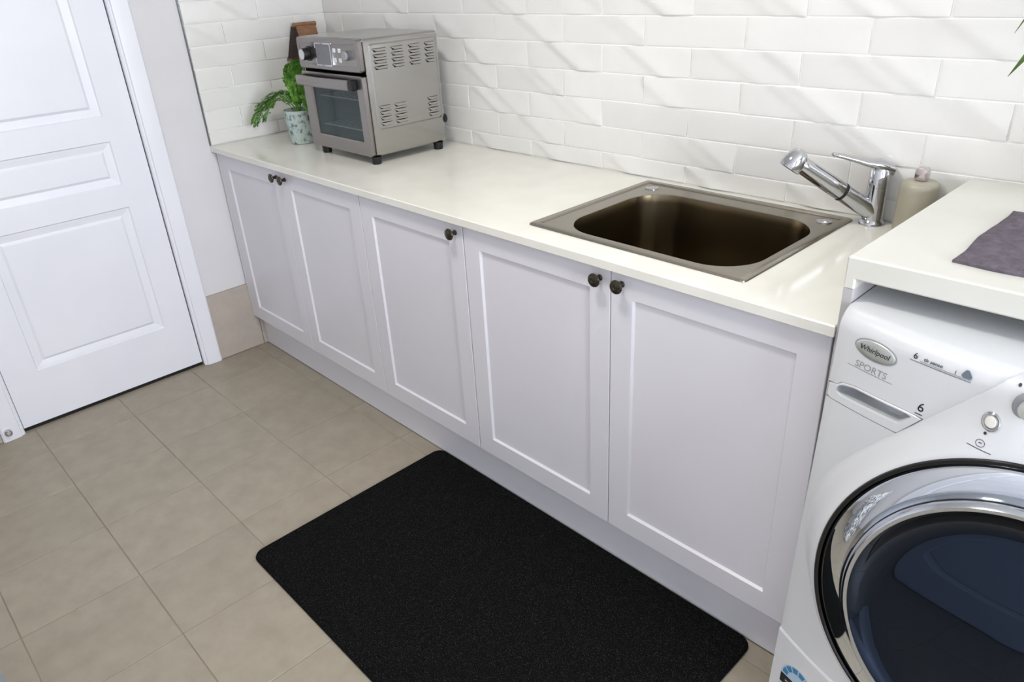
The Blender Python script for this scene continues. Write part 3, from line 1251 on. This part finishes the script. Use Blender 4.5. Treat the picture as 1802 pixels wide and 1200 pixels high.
keep(obj('underline', on_panel(flat(strip(-.006, 0, .0055, 0, .0012)), 2.7280, .8385, S, .0003), M['print_navy'], wm))
# round button
bx0, bz0 = 2.8265, .8815


def ring_part(cx, cz, prof, base, name, mat, sm=30):
    b2 = bmesh.new()
    add_loft(b2, [[(r * math.cos(2 * PI * k / 36), r * math.sin(2 * PI * k / 36), h) for k in range(36)] for r, h in prof], True, False, prof[-1][0] < .003)
    return keep(obj(name, on_panel(b2, cx, cz, base, 0), mat, wm, sm))


ring_part(bx0, bz0, [(.0128, -.001), (.0128, .0018), (.0112, .0030), (.0094, .0026), (.0090, .0005)], shield_y, 'button_ring', M['chrome'])
ring_part(bx0, bz0, [(.0092, .0004), (.0078, .0005), (.0076, .0028), (.0066, .0036), (.002, .0038)], shield_y, 'button', M['ceramic_white'])
b2 = bmesh.new()
keep(obj('print_dot', on_panel(flat(ell(.0021, .0021, 16)), 2.8245, .8640, shield_y, .0003), M['print_dark'], wm))
bm = bmesh.new()
o_, i_ = ell(.0062, .0052, 28), ell(.0056, .0046, 28)
add_loft(bm, [[(x, y, h) for x, y in p] for p, h in ((o_, 0), (o_, .0003), (i_, .0003), (i_, 0))], True, False, False)
add_loft(bm, [[(x, y, h) for x, y in strip(-.0022, .0003, .0022, .0006, .0010)] for h in (0, .0003)])
keep(obj('power_symbol', on_panel(bm, 2.8230, .8490, shield_y, .0003), M['print_dark'], wm))
keep(obj('underline', on_panel(flat(strip(-.0165, .0008, .0165, -.0012, .0008)), 2.8235, .8410, shield_y, .0003), M['print_dark'], wm))
# programme knob at the edge of the picture
ring_part(2.8665, .9180, [(.0230, -.001), (.0230, .003), (.0205, .0050), (.0140, .0050)], lambda x, z: shield_y(2.8665, .918), 'knob_ring', M['print_grey'])
ring_part(2.8665, .9180, [(.0142, .0048), (.0138, .014), (.0120, .017), (.006, .0175), (.002, .0175)], lambda x, z: shield_y(2.8665, .918), 'programme_knob', M['badge_silver'])
keep(obj('print_dot', on_panel(flat(ell(.0021, .0021, 16)), 2.8440, .9395, shield_y, .0003), M['print_dark'], wm))

# water rating sticker low on the plinth panel
PB = lambda x, z: (S(x, .246 - .034 * (1 - min(1, abs((x - 2.924) / .357))) ** .9) - .0037) + (S(x, .03) - S(x, .246)) * 0
PB = lambda x, z: S(x, .03) - .0039 + (S(x, .24) - S(x, .03)) * (z - .032) / .205
arch = [(.0385 * math.cos(R(180 * k / 24)), .0385 * math.sin(R(180 * k / 24))) for k in range(25)] + [(-.0385, -.075), (.0385, -.075)][0:2]
st = keep(obj('rating_sticker', on_panel(flat(arch), 2.6300, .1510, PB, .0004), M['sticker_paper'], wm))
for k in range(6):
    a0, a1 = 180 - 30 * k - 3, 180 - 30 * k - 27
    pts = [(.0355 * math.cos(R(a)), .0355 * math.sin(R(a))) for a in (a0, (a0 + a1) / 2, a1)] + [(.0235 * math.cos(R(a)), .0235 * math.sin(R(a))) for a in (a1, (a0 + a1) / 2, a0)]
    obj('rating_star', on_panel(flat(pts, .0002), 2.6300, .1530, PB, .0008), M['sticker_blue'], st)
obj('rating_band', on_panel(flat([(-.0385, -.024), (.0385, -.024), (.0385, 0), (-.0385, 0)], .0002), 2.6300, .1500, PB, .0008), M['print_black'], st)
obj('rating_lettering', on_panel(text_bm('WATER RATING', .0078, 0, .0001), 2.6320, .1380, PB, .0011), M['print_white'], st)

# ================================================================ OVEN
ox0, ox1, oy0, oy1 = .468, .860, -.402, -.088
ov = thing('toaster_oven', 'stainless steel air fryer oven with glass door standing on the counter by the left wall', 'oven', ((ox0 + ox1) / 2, (oy0 + oy1) / 2, CT))
zb, zt = .925, 1.300
# outer shell, open to the front where the cavity is
bm = bmesh.new()
yf = oy0 + .014
shell_o = [(x, z) for x, z in rrect(ox0, ox1, zb, zt, .014, 5)]
shell_i = [(x, z) for x, z in rrect(ox0 + .004, ox1 - .004, zb + .004, zt - .004, .010, 5)]
add_loft(bm, [[(x, yf, z) for x, z in shell_i], [(x, yf, z) for x, z in shell_o], [(x, oy1, z) for x, z in shell_o]], True, False, True)
keep(obj('shell', bm, M['steel_body'], ov, 30))
# raised field on the right-hand side with louvres
bm = bmesh.new()
xs_ = ox1


def side_ring(ins, x, y0=-.372, y1=-.096, z0=1.012, z1=1.283, rad=.010):
    return [(x, y, z) for y, z in rrect(y0 + ins, y1 - ins, z0 + ins, z1 - ins, rad, 4)]


add_loft(bm, [side_ring(0, xs_ - .001), side_ring(0, xs_ + .0003), side_ring(.0045, xs_ + .0045)])
keep(obj('side_panel', bm, M['steel_body'], ov, 20))
xp = xs_ + .0045
groups_top = [(-.361, -.303), (-.288, -.235), (-.217, -.166), (-.149, -.105)]
groups_low = [(-.360, -.312), (-.300, -.245), (-.157, -.108)]
for gi, (ya, yb_) in enumerate(groups_top + groups_low):
    zlist = [1.264, 1.246, 1.228, 1.210] if gi < 4 else [1.086, 1.068, 1.050, 1.032]
    for z in zlist:
        bm = bmesh.new()
        w_ = yb_ - ya
        rings = []
        for k in range(9):
            s = k / 8
            y = ya + w_ * s
            hgt = .0001 + .0095 * min(1, math.sin(PI * s) * 1.9)
            out = .0002 + .0075 * min(1, math.sin(PI * s) * 1.9)
            # hood: closed at the top, open below
            rings.append([(xp - .0002, y, z + .0045), (xp + out * .6, y, z + .0045 - hgt * .25), (xp + out, y, z + .0045 - hgt), (xp + out - .0008, y, z + .0045 - hgt), (xp + .0001, y, z + .0040 - hgt * .2)])
        add_loft(bm, rings, True, True, True)
        lv = keep(obj('louvre', bm, M['steel_body'], ov, 40))
        b3 = bmesh.new()
        add_box(b3, xp - .0004, xp + .0003, ya + .006, yb_ - .006, z - .0075, z + .001)
        obj('louvre_slot', b3, M['dark_void'], lv)
# control panel
bm = bmesh.new()
pf = oy0 - .004
po = rrect(ox0 + .001, ox1 - .006, 1.197, zt - .001, .010, 4)
pi_ = rrect(ox0 + .004, ox1 - .009, 1.200, zt - .004, .008, 4)
pj_ = rrect(ox0 + .016, ox1 - .022, 1.212, zt - .016, .008, 4)
pk_ = rrect(ox0 + .019, ox1 - .025, 1.215, zt - .019, .007, 4)
add_loft(bm, [[(x, y, z) for x, z in p] for p, y in ((po, yf + .002), (po, pf + .003), (pi_, pf), (pj_, pf), (pk_, pf + .0016))])
cp = keep(obj('control_panel', bm, M['steel_front'], ov, 25))
pf2 = pf + .0016
bm = bmesh.new()
add_lathe(bm, [(.0235, 0), (.0235, .004), (.0195, .005), (.0190, .026), (.0180, .0285)], (.541, pf2, 1.246), (0, -1, 0), 32, False, False)
kn = obj('dial', bm, M['black_plastic'], cp, 30)
bm = bmesh.new()
add_lathe(bm, [(.0180, .0280), (.0165, .0292), (.004, .0288), (.001, .0286)], (.541, pf2, 1.246), (0, -1, 0), 32, False, True)
kn2 = obj('dial_face', bm, M['badge_silver'], cp, 30)
kn2['label'] = 'silver dial face'
bm = bmesh.new()
so = rrect(.590, .690, 1.210, 1.284, .004, 3)
si = rrect(.595, .685, 1.215, 1.279, .003, 3)
add_loft(bm, [[(x, y, z) for x, z in p] for p, y in ((so, pf2 + .001), (so, pf2 - .003), (si, pf2 - .003), (si, pf2 + .0005))], True, False, False)
obj('screen_frame', bm, M['chrome'], cp)
box('screen', .5945, .6855, pf2 - .0006, pf2 + .001, 1.2145, 1.2795, M['screen'], cp)
for ix, xx in enumerate((.708, .740)):
    for zz in (1.262, 1.232):
        box('panel_button', xx - .008, xx + .008, pf2 - .0016, pf2 + .001, zz - .0065, zz + .0065, M['print_white'], cp, .001)
bm = bmesh.new()
add_lathe(bm, [(.0145, 0), (.0145, .005), (.012, .0075), (.001, .0075)], (.773, pf2, 1.247), (0, -1, 0), 24, False, True)
obj('start_button', bm, M['print_grey'], cp, 30)
# dark seam between panel and door
box('seam', ox0 + .004, ox1 - .004, oy0 + .001, yf + .002, 1.187, 1.1975, M['dark_void'], ov)
keep(ov.children[-1])
# door
bm = bmesh.new()
go = [(.527, .812, .972, 1.143)]
dof = rrect(ox0 + .001, ox1 - .006, zb + .002, 1.187, .008, 4)
dif = rrect(.522, .818, .968, 1.160, .006, 4)
dig = rrect(.527, .813, .973, 1.155, .005, 4)
add_loft(bm, [[(x, y, z) for x, z in p] for p, y in ((dig, yf + .001), (dof, yf + .001), (dof, pf + .002), ([(x, z) for x, z in rrect(ox0 + .003, ox1 - .008, zb + .004, 1.185, .006, 4)], pf), (dif, pf), (dig, pf + .005), (dig, yf + .001))], True, False, False)
od = keep(obj('oven_door', bm, M['steel_front'], ov, 25))
box('door_glass', .5265, .8135, pf + .006, pf + .009, .9725, 1.1555, M['oven_glass'], od)
bm = bmesh.new()
# handle bar, bowed outwards, with end posts
hz = 1.160
rings = []
for k in range(21):
    s = k / 20
    x = .474 + (.806 - .474) * s
    bow = .026 + .008 * math.sin(PI * s)
    yh = pf - bow
    rings.append([(x, yh + .010, hz - .0165), (x, yh + .001, hz - .0165), (x, yh - .002, hz - .013), (x, yh - .003, hz), (x, yh - .002, hz + .013), (x, yh + .001, hz + .0165), (x, yh + .010, hz + .0165)])
add_loft(bm, rings)
hd = obj('handle', bm, M['steel_front'], od, 30)
bm = bmesh.new()
add_box(bm, .776, .820, pf - .024, pf + .001, hz - .0165, hz + .0165, .003)
obj('handle_post', bm, M['black_plastic'], od)
box('handle_post', .472, .500, pf - .024, pf + .001, hz - .0165, hz + .0165, M['black_plastic'], od, .003)
# cavity with two wire racks
bm = bmesh.new()
cv0 = [(.520, .968), (.820, .968), (.820, 1.165), (.520, 1.165)]
add_loft(bm, [[(x, y, z) for x, z in cv0] for y in (yf + .002, oy1 - .04)], True, False, True)
for f in bm.faces:
    f.normal_flip()
me = bpy.data.meshes.new('cavity')
bm.to_mesh(me)
bm.free()
keep(link('cavity', me, M['oven_cavity'], ov))
for z in (1.104, 1.004):
    bm = bmesh.new()
    add_tube(bm, [(.528, yf + .010, z), (.812, yf + .010, z)],   .0024, 6)
    add_tube(bm, [(.528, oy1 - .06, z), (.812, oy1 - .06, z)], .0017, 6)
    for k in range(12):
        x = .532 + .276 * k / 11
        add_tube(bm, [(x, yf + .010, z), (x, oy1 - .06, z)], .0010, 5)
    keep(obj('wire_rack', bm, M['print_white'], ov))
for fx_, fy_ in ((ox0 + .055, oy0 + .020), (ox1 - .018, oy0 + .020), (ox0 + .055, oy1 - .022), (ox1 - .018, oy1 - .022)):
    bm = bmesh.new()
    add_lathe(bm, [(.0155, .0003), (.0165, .004), (.0185, .0255)], (fx_, fy_, CT), (0, 0, 1), 20)
    keep(obj('foot', bm, M['black_plastic'], ov, 30))
bm = bmesh.new()
add_lathe(bm, [(.016, 0), (.016, .012), (.008, .016), (.001, .016)], (ox1 - .010, oy1, 1.005), (0, 1, 0), 20)
keep(obj('cord_socket', bm, M['black_plastic'], ov, 30))

# ================================================================ FERN IN FLECKED POT
fpx, fpy = .280, -.340
fn = thing('potted_fern', 'small green fern in a flecked mint pot left of the steel oven', 'plant', (fpx, fpy, CT))
bm = bmesh.new()
add_lathe(bm, [(.046, 0), (.050, .003), (.053, .03), (.0585, .10), (.0605, .124), (.0595, .127), (.0565, .126), (.054, .108), (.001, .108)], (fpx, fpy, CT), (0, 0, 1), 48)
keep(obj('pot', bm, M['pot_fleck'], fn, 40))
bm = bmesh.new()
add_lathe(bm, [(.0535, .1082), (.053, .1105), (.03, .113), (.001, .114)], (fpx, fpy, CT), (0, 0, 1), 28)
keep(obj('soil', bm, M['soil'], fn, 40))


def frond(path_pts, wid, n, rnd):
    """arching frond: thin stem and paired oval leaflets"""
    bm = bmesh.new()
    P = [Vector(p) for p in path_pts]

    def at(t):
        # quadratic-ish Catmull through the control points
        m = len(P) - 1
        f = t * m
        i = min(int(f), m - 1)
        u = f - i
        p0, p1, p2, p3 = P[max(i - 1, 0)], P[i], P[i + 1], P[min(i + 2, m)]
        return .5 * ((2 * p1) + (p2 - p0) * u + (2 * p0 - 5 * p1 + 4 * p2 - p3) * u * u + (3 * p1 - p0 - 3 * p2 + p3) * u ** 3)
    add_tube(bm, [at(i / 12) for i in range(13)], [.0013 - .0008 * i / 12 for i in range(13)], 5)
    for k in range(n):
        t = .16 + .84 * k / (n - 1)
        c = at(t)
        d = (at(min(1, t + .02)) - at(max(0, t - .02))).normalized()
        sd = d.cross(Vector((0, 0, 1)))
        sd = sd.normalized() if sd.length > .1 else Vector((1, 0, 0))
        upn = sd.cross(d).normalized()
        L = wid * (math.sin(PI * min(1, .18 + .82 * (1 - t) ** .8)) * .75 + .25)
        for sg in (-1, 1):
            ld = (sd * sg + d * .45 + upn * rnd.uniform(-.35, .25)).normalized()
            # small sub-leaflets along each leaflet axis
            m = max(2, int(L / .006))
            for q in range(m):
                b0 = c + ld * (L * (q + .35) / m)
                for s2 in (-1, 1):
                    pd = (ld * .8 + d * s2 * .8 + upn * rnd.uniform(-.3, .4)).normalized()
                    wv = pd.cross(upn).normalized()
                    l = .0098 * rnd.uniform(.8, 1.2) * (1 - .35 * q / m)
                    w_ = l * .42
                    v = [bm.verts.new(b0), bm.verts.new(b0 + pd * l * .5 + wv * w_ + upn * .0008), bm.verts.new(b0 + pd * l), bm.verts.new(b0 + pd * l * .5 - wv * w_ + upn * .0008)]
                    bm.faces.new(v)
    return bm


rnd = random.Random(21)
c0 = Vector((fpx, fpy, CT + .110))
paths = [
    # drooping to the left
    [c0, (.225, -.365, 1.075), (.150, -.395, 1.060), (.090, -.420, 1.010), (.060, -.432, .968)],
    [c0, (.240, -.355, 1.085), (.175, -.375, 1.085), (.110, -.400, 1.050), (.070, -.410, 1.005)],
    [c0, (.215, -.375, 1.060), (.160, -.410, 1.040), (.120, -.435, .995), (.105, -.445, .965)],
    [c0, (.230, -.370, 1.070), (.190, -.400, 1.050), (.160, -.420, 1.010), (.150, -.428, .985)],
    [c0, (.245, -.350, 1.080), (.200, -.365, 1.085), (.150, -.385, 1.060), (.115, -.400, 1.020)],
    [c0, (.235, -.340, 1.075), (.180, -.345, 1.085), (.120, -.355, 1.060), (.080, -.360, 1.020)],
    # rising beside the oven
    [c0, (.290, -.345, 1.075), (.300, -.345, 1.130), (.315, -.345, 1.180), (.335, -.350, 1.205)],
    [c0, (.285, -.350, 1.080), (.280, -.355, 1.130), (.290, -.360, 1.175), (.310, -.360, 1.195)],
    [c0, (.295, -.335, 1.080), (.290, -.330, 1.135), (.295, -.330, 1.180), (.310, -.330, 1.200)],
    [c0, (.300, -.360, 1.075), (.310, -.370, 1.120), (.325, -.375, 1.155), (.345, -.375, 1.175)],
    [c0, (.300, -.350, 1.070), (.300, -.365, 1.105), (.305, -.375, 1.135), (.315, -.385, 1.150)],
    [c0, (.310, -.335, 1.080), (.325, -.330, 1.130), (.345, -.330, 1.170), (.365, -.335, 1.185)],
    # towards the back and the right
    [c0, (.310, -.310, 1.080), (.335, -.280, 1.110), (.360, -.250, 1.105), (.380, -.230, 1.075)],
    [c0, (.265, -.300, 1.085), (.250, -.260, 1.115), (.230, -.220, 1.105), (.215, -.200, 1.075)],
    [c0, (.320, -.345, 1.075), (.355, -.350, 1.085), (.385, -.355, 1.065), (.400, -.358, 1.040)],
]
for i, p in enumerate(paths):
    keep(obj('frond', frond(p, .024 if i < 6 else .021, 26, rnd), M['fern'], fn))

# ================================================================ WALL ORNAMENT BEHIND THE OVEN
wo = thing('wall_ornament', 'small brown wooden hanging ornament with slanted front on the left wall above the fern', 'ornament', (.012, -.13, 1.18))
bm = bmesh.new()
# tapering dark back box: narrow at the top, flaring below
add_loft(bm, [[(.0115, -.207, 1.180), (.048, -.207, 1.180), (.048, -.075, 1.180), (.0115, -.075, 1.180)],
              [(.0115, -.168, 1.305), (.034, -.168, 1.305), (.034, -.075, 1.305), (.0115, -.075, 1.305)]])
keep(obj('back_box', bm, M['wood_dark'], wo))
bm = bmesh.new()
add_loft(bm, [[(.049, -.150, 1.181), (.056, -.150, 1.181), (.056, -.060, 1.181), (.049, -.060, 1.181)],
              [(.0345, -.160, 1.304), (.0415, -.160, 1.304), (.0415, -.070, 1.304), (.0345, -.070, 1.304)]])
keep(obj('front_board', bm, M['wood_brown'], wo))
bm = bmesh.new()
add_tube(bm, [(.034, -.170, 1.310), (.034, -.066, 1.310)], .0085, 10)
keep(obj('top_roll', bm, M['wood_brown'], wo, 40))
bm = bmesh.new()
add_loft(bm, [[(.010, -.211, 1.178), (.050, -.211, 1.178), (.050, -.2075, 1.178), (.010, -.2075, 1.178)],
              [(.010, -.209, 1.186), (.050, -.209, 1.186), (.050, -.2055, 1.186), (.010, -.2055, 1.186)]])
keep(obj('edge_strip', bm, M['wood_edge'], wo))

# ================================================================ FLOOR MAT
bm = bmesh.new()
mo = [(1.266, 2.462, -1.262, -.556)]
nx, ny = 1, 1
rings = []
for ins, z in ((.002, .0004), (0, .004), (.002, .0085), (.007, .0105), (.02, .0112)):
    rings.append([(x, y, z) for x, y in rrect(1.266 + ins, 2.462 - ins, -1.262 + ins, -.556 - ins, .035 - ins * .8, 8)])
add_loft(bm, rings)
tag(obj('floor_mat', bm, M['mat_pile'], None, 50), 'black rectangular mat with rounded corners on the tiled floor before the sink cabinet', 'mat')

# ================================================================ LEAFY PLANT ON THE RAISED BENCH (mostly out of frame)
px_, py_ = 2.905, -.125
pl = thing('potted_plant', 'plant with pointed strap leaves reaching in at the right edge above the bench', 'plant', (px_, py_, 1.030))
bm = bmesh.new()
add_lathe(bm, [(.050, .0003), (.054, .004), (.068, .11), (.070, .125), (.065, .125), (.062, .108), (.001, .108)], (px_, py_, 1.030), (0, 0, 1), 32)
keep(obj('pot', bm, M['ceramic_white'], pl, 40))
bm = bmesh.new()
add_lathe(bm, [(.0615, .1082), (.03, .113), (.001, .114)], (px_, py_, 1.030), (0, 0, 1), 28)
keep(obj('soil', bm, M['soil'], pl, 40))


def strap_leaf(tip, h, wid, arch_):
    bm = bmesh.new()
    a = Vector((px_, py_, 1.030 + .11))
    t_ = Vector(tip)
    mid = (a + t_) / 2 + Vector((0, 0, arch_))
    n = 14
    prev = None
    for i in range(n + 1):
        t = i / n
        c = a * (1 - t) ** 2 + mid * 2 * t * (1 - t) + t_ * t * t
        d = ((mid - a) * (1 - t) + (t_ - mid) * t).normalized()
        sd = Matrix.Rotation(R(62), 3, d) @ d.cross(Vector((0, 0, 1))).normalized()
        upn = sd.cross(d).normalized()
        w_ = wid * (.35 + .65 * math.sin(PI * min(1, t * 1.1)) if t < .75 else max(.02, (1 - t) / .25 * .85))
        row = [bm.verts.new(c - sd * w_ + upn * w_ * .35), bm.verts.new(c), bm.verts.new(c + sd * w_ + upn * w_ * .35), bm.verts.new(c - upn * .0008)]
        if prev:
            for k in range(4):
                bm.faces.new((prev[k], prev[(k + 1) % 4], row[(k + 1) % 4], row[k]))
        prev = row
    bm.faces.new(prev)
    me = finish(bm, 'leaf', 60)
    me.materials.append(M['leaf_strap'])
    me.materials.append(M['leaf_tip'])
    for p in me.polygons:
        if (p.center - Vector(tip)).length < .014:
            p.material_index = 1
    return me


tips = [(2.606, -.150, 1.258, .022, .34), (2.600, -.150, 1.332, .013, .46), (2.80, -.33, 1.33, .006, .13), (2.98, -.34, 1.30, .006, .13),
        (3.12, -.22, 1.28, .006, .13), (3.15, -.10, 1.35, .006, .13), (2.94, -.05, 1.48, .006, .10), (2.84, -.09, 1.50, .006, .08), (3.02, -.16, 1.47, .006, .10), (2.72, -.05, 1.42, .006, .12)]
for tx_, ty_, tz_, w_, a_ in tips:
    keep(link('leaf', strap_leaf((tx_, ty_, tz_), 0, w_, a_), None, pl))

# ================================================================ LAUNDRY HAMPER (edge peeks in at the lower left; mirrored in the washer)
hm = thing('laundry_hamper', 'animal print laundry hamper with fluffy white trim at the lower left corner of the picture', 'hamper', (1.60, -2.06, 0))
bm = bmesh.new()
hx0_, hx1_, hy0_, hy1_ = 1.42, 1.80, -2.26, -1.868
rings = [[(x, y, z) for x, y in rrect(hx0_ + i, hx1_ - i, hy0_ + i, hy1_ - i, .03, 5)] for i, z in ((.012, .002), (.004, .02), (0, .30), (.002, .545), (.006, .55), (.010, .545), (.014, .03))]
add_loft(bm, rings)
keep(obj('basket', bm, M['animal_print'], hm, 40))
bm = bmesh.new()
add_box(bm, 1.53, 1.69, hy1_ - .001, hy1_ + .003, .05, .46, .001)
keep(obj('front_patch', bm, M['hamper_grey'], hm))

bpy.context.view_layer.update()
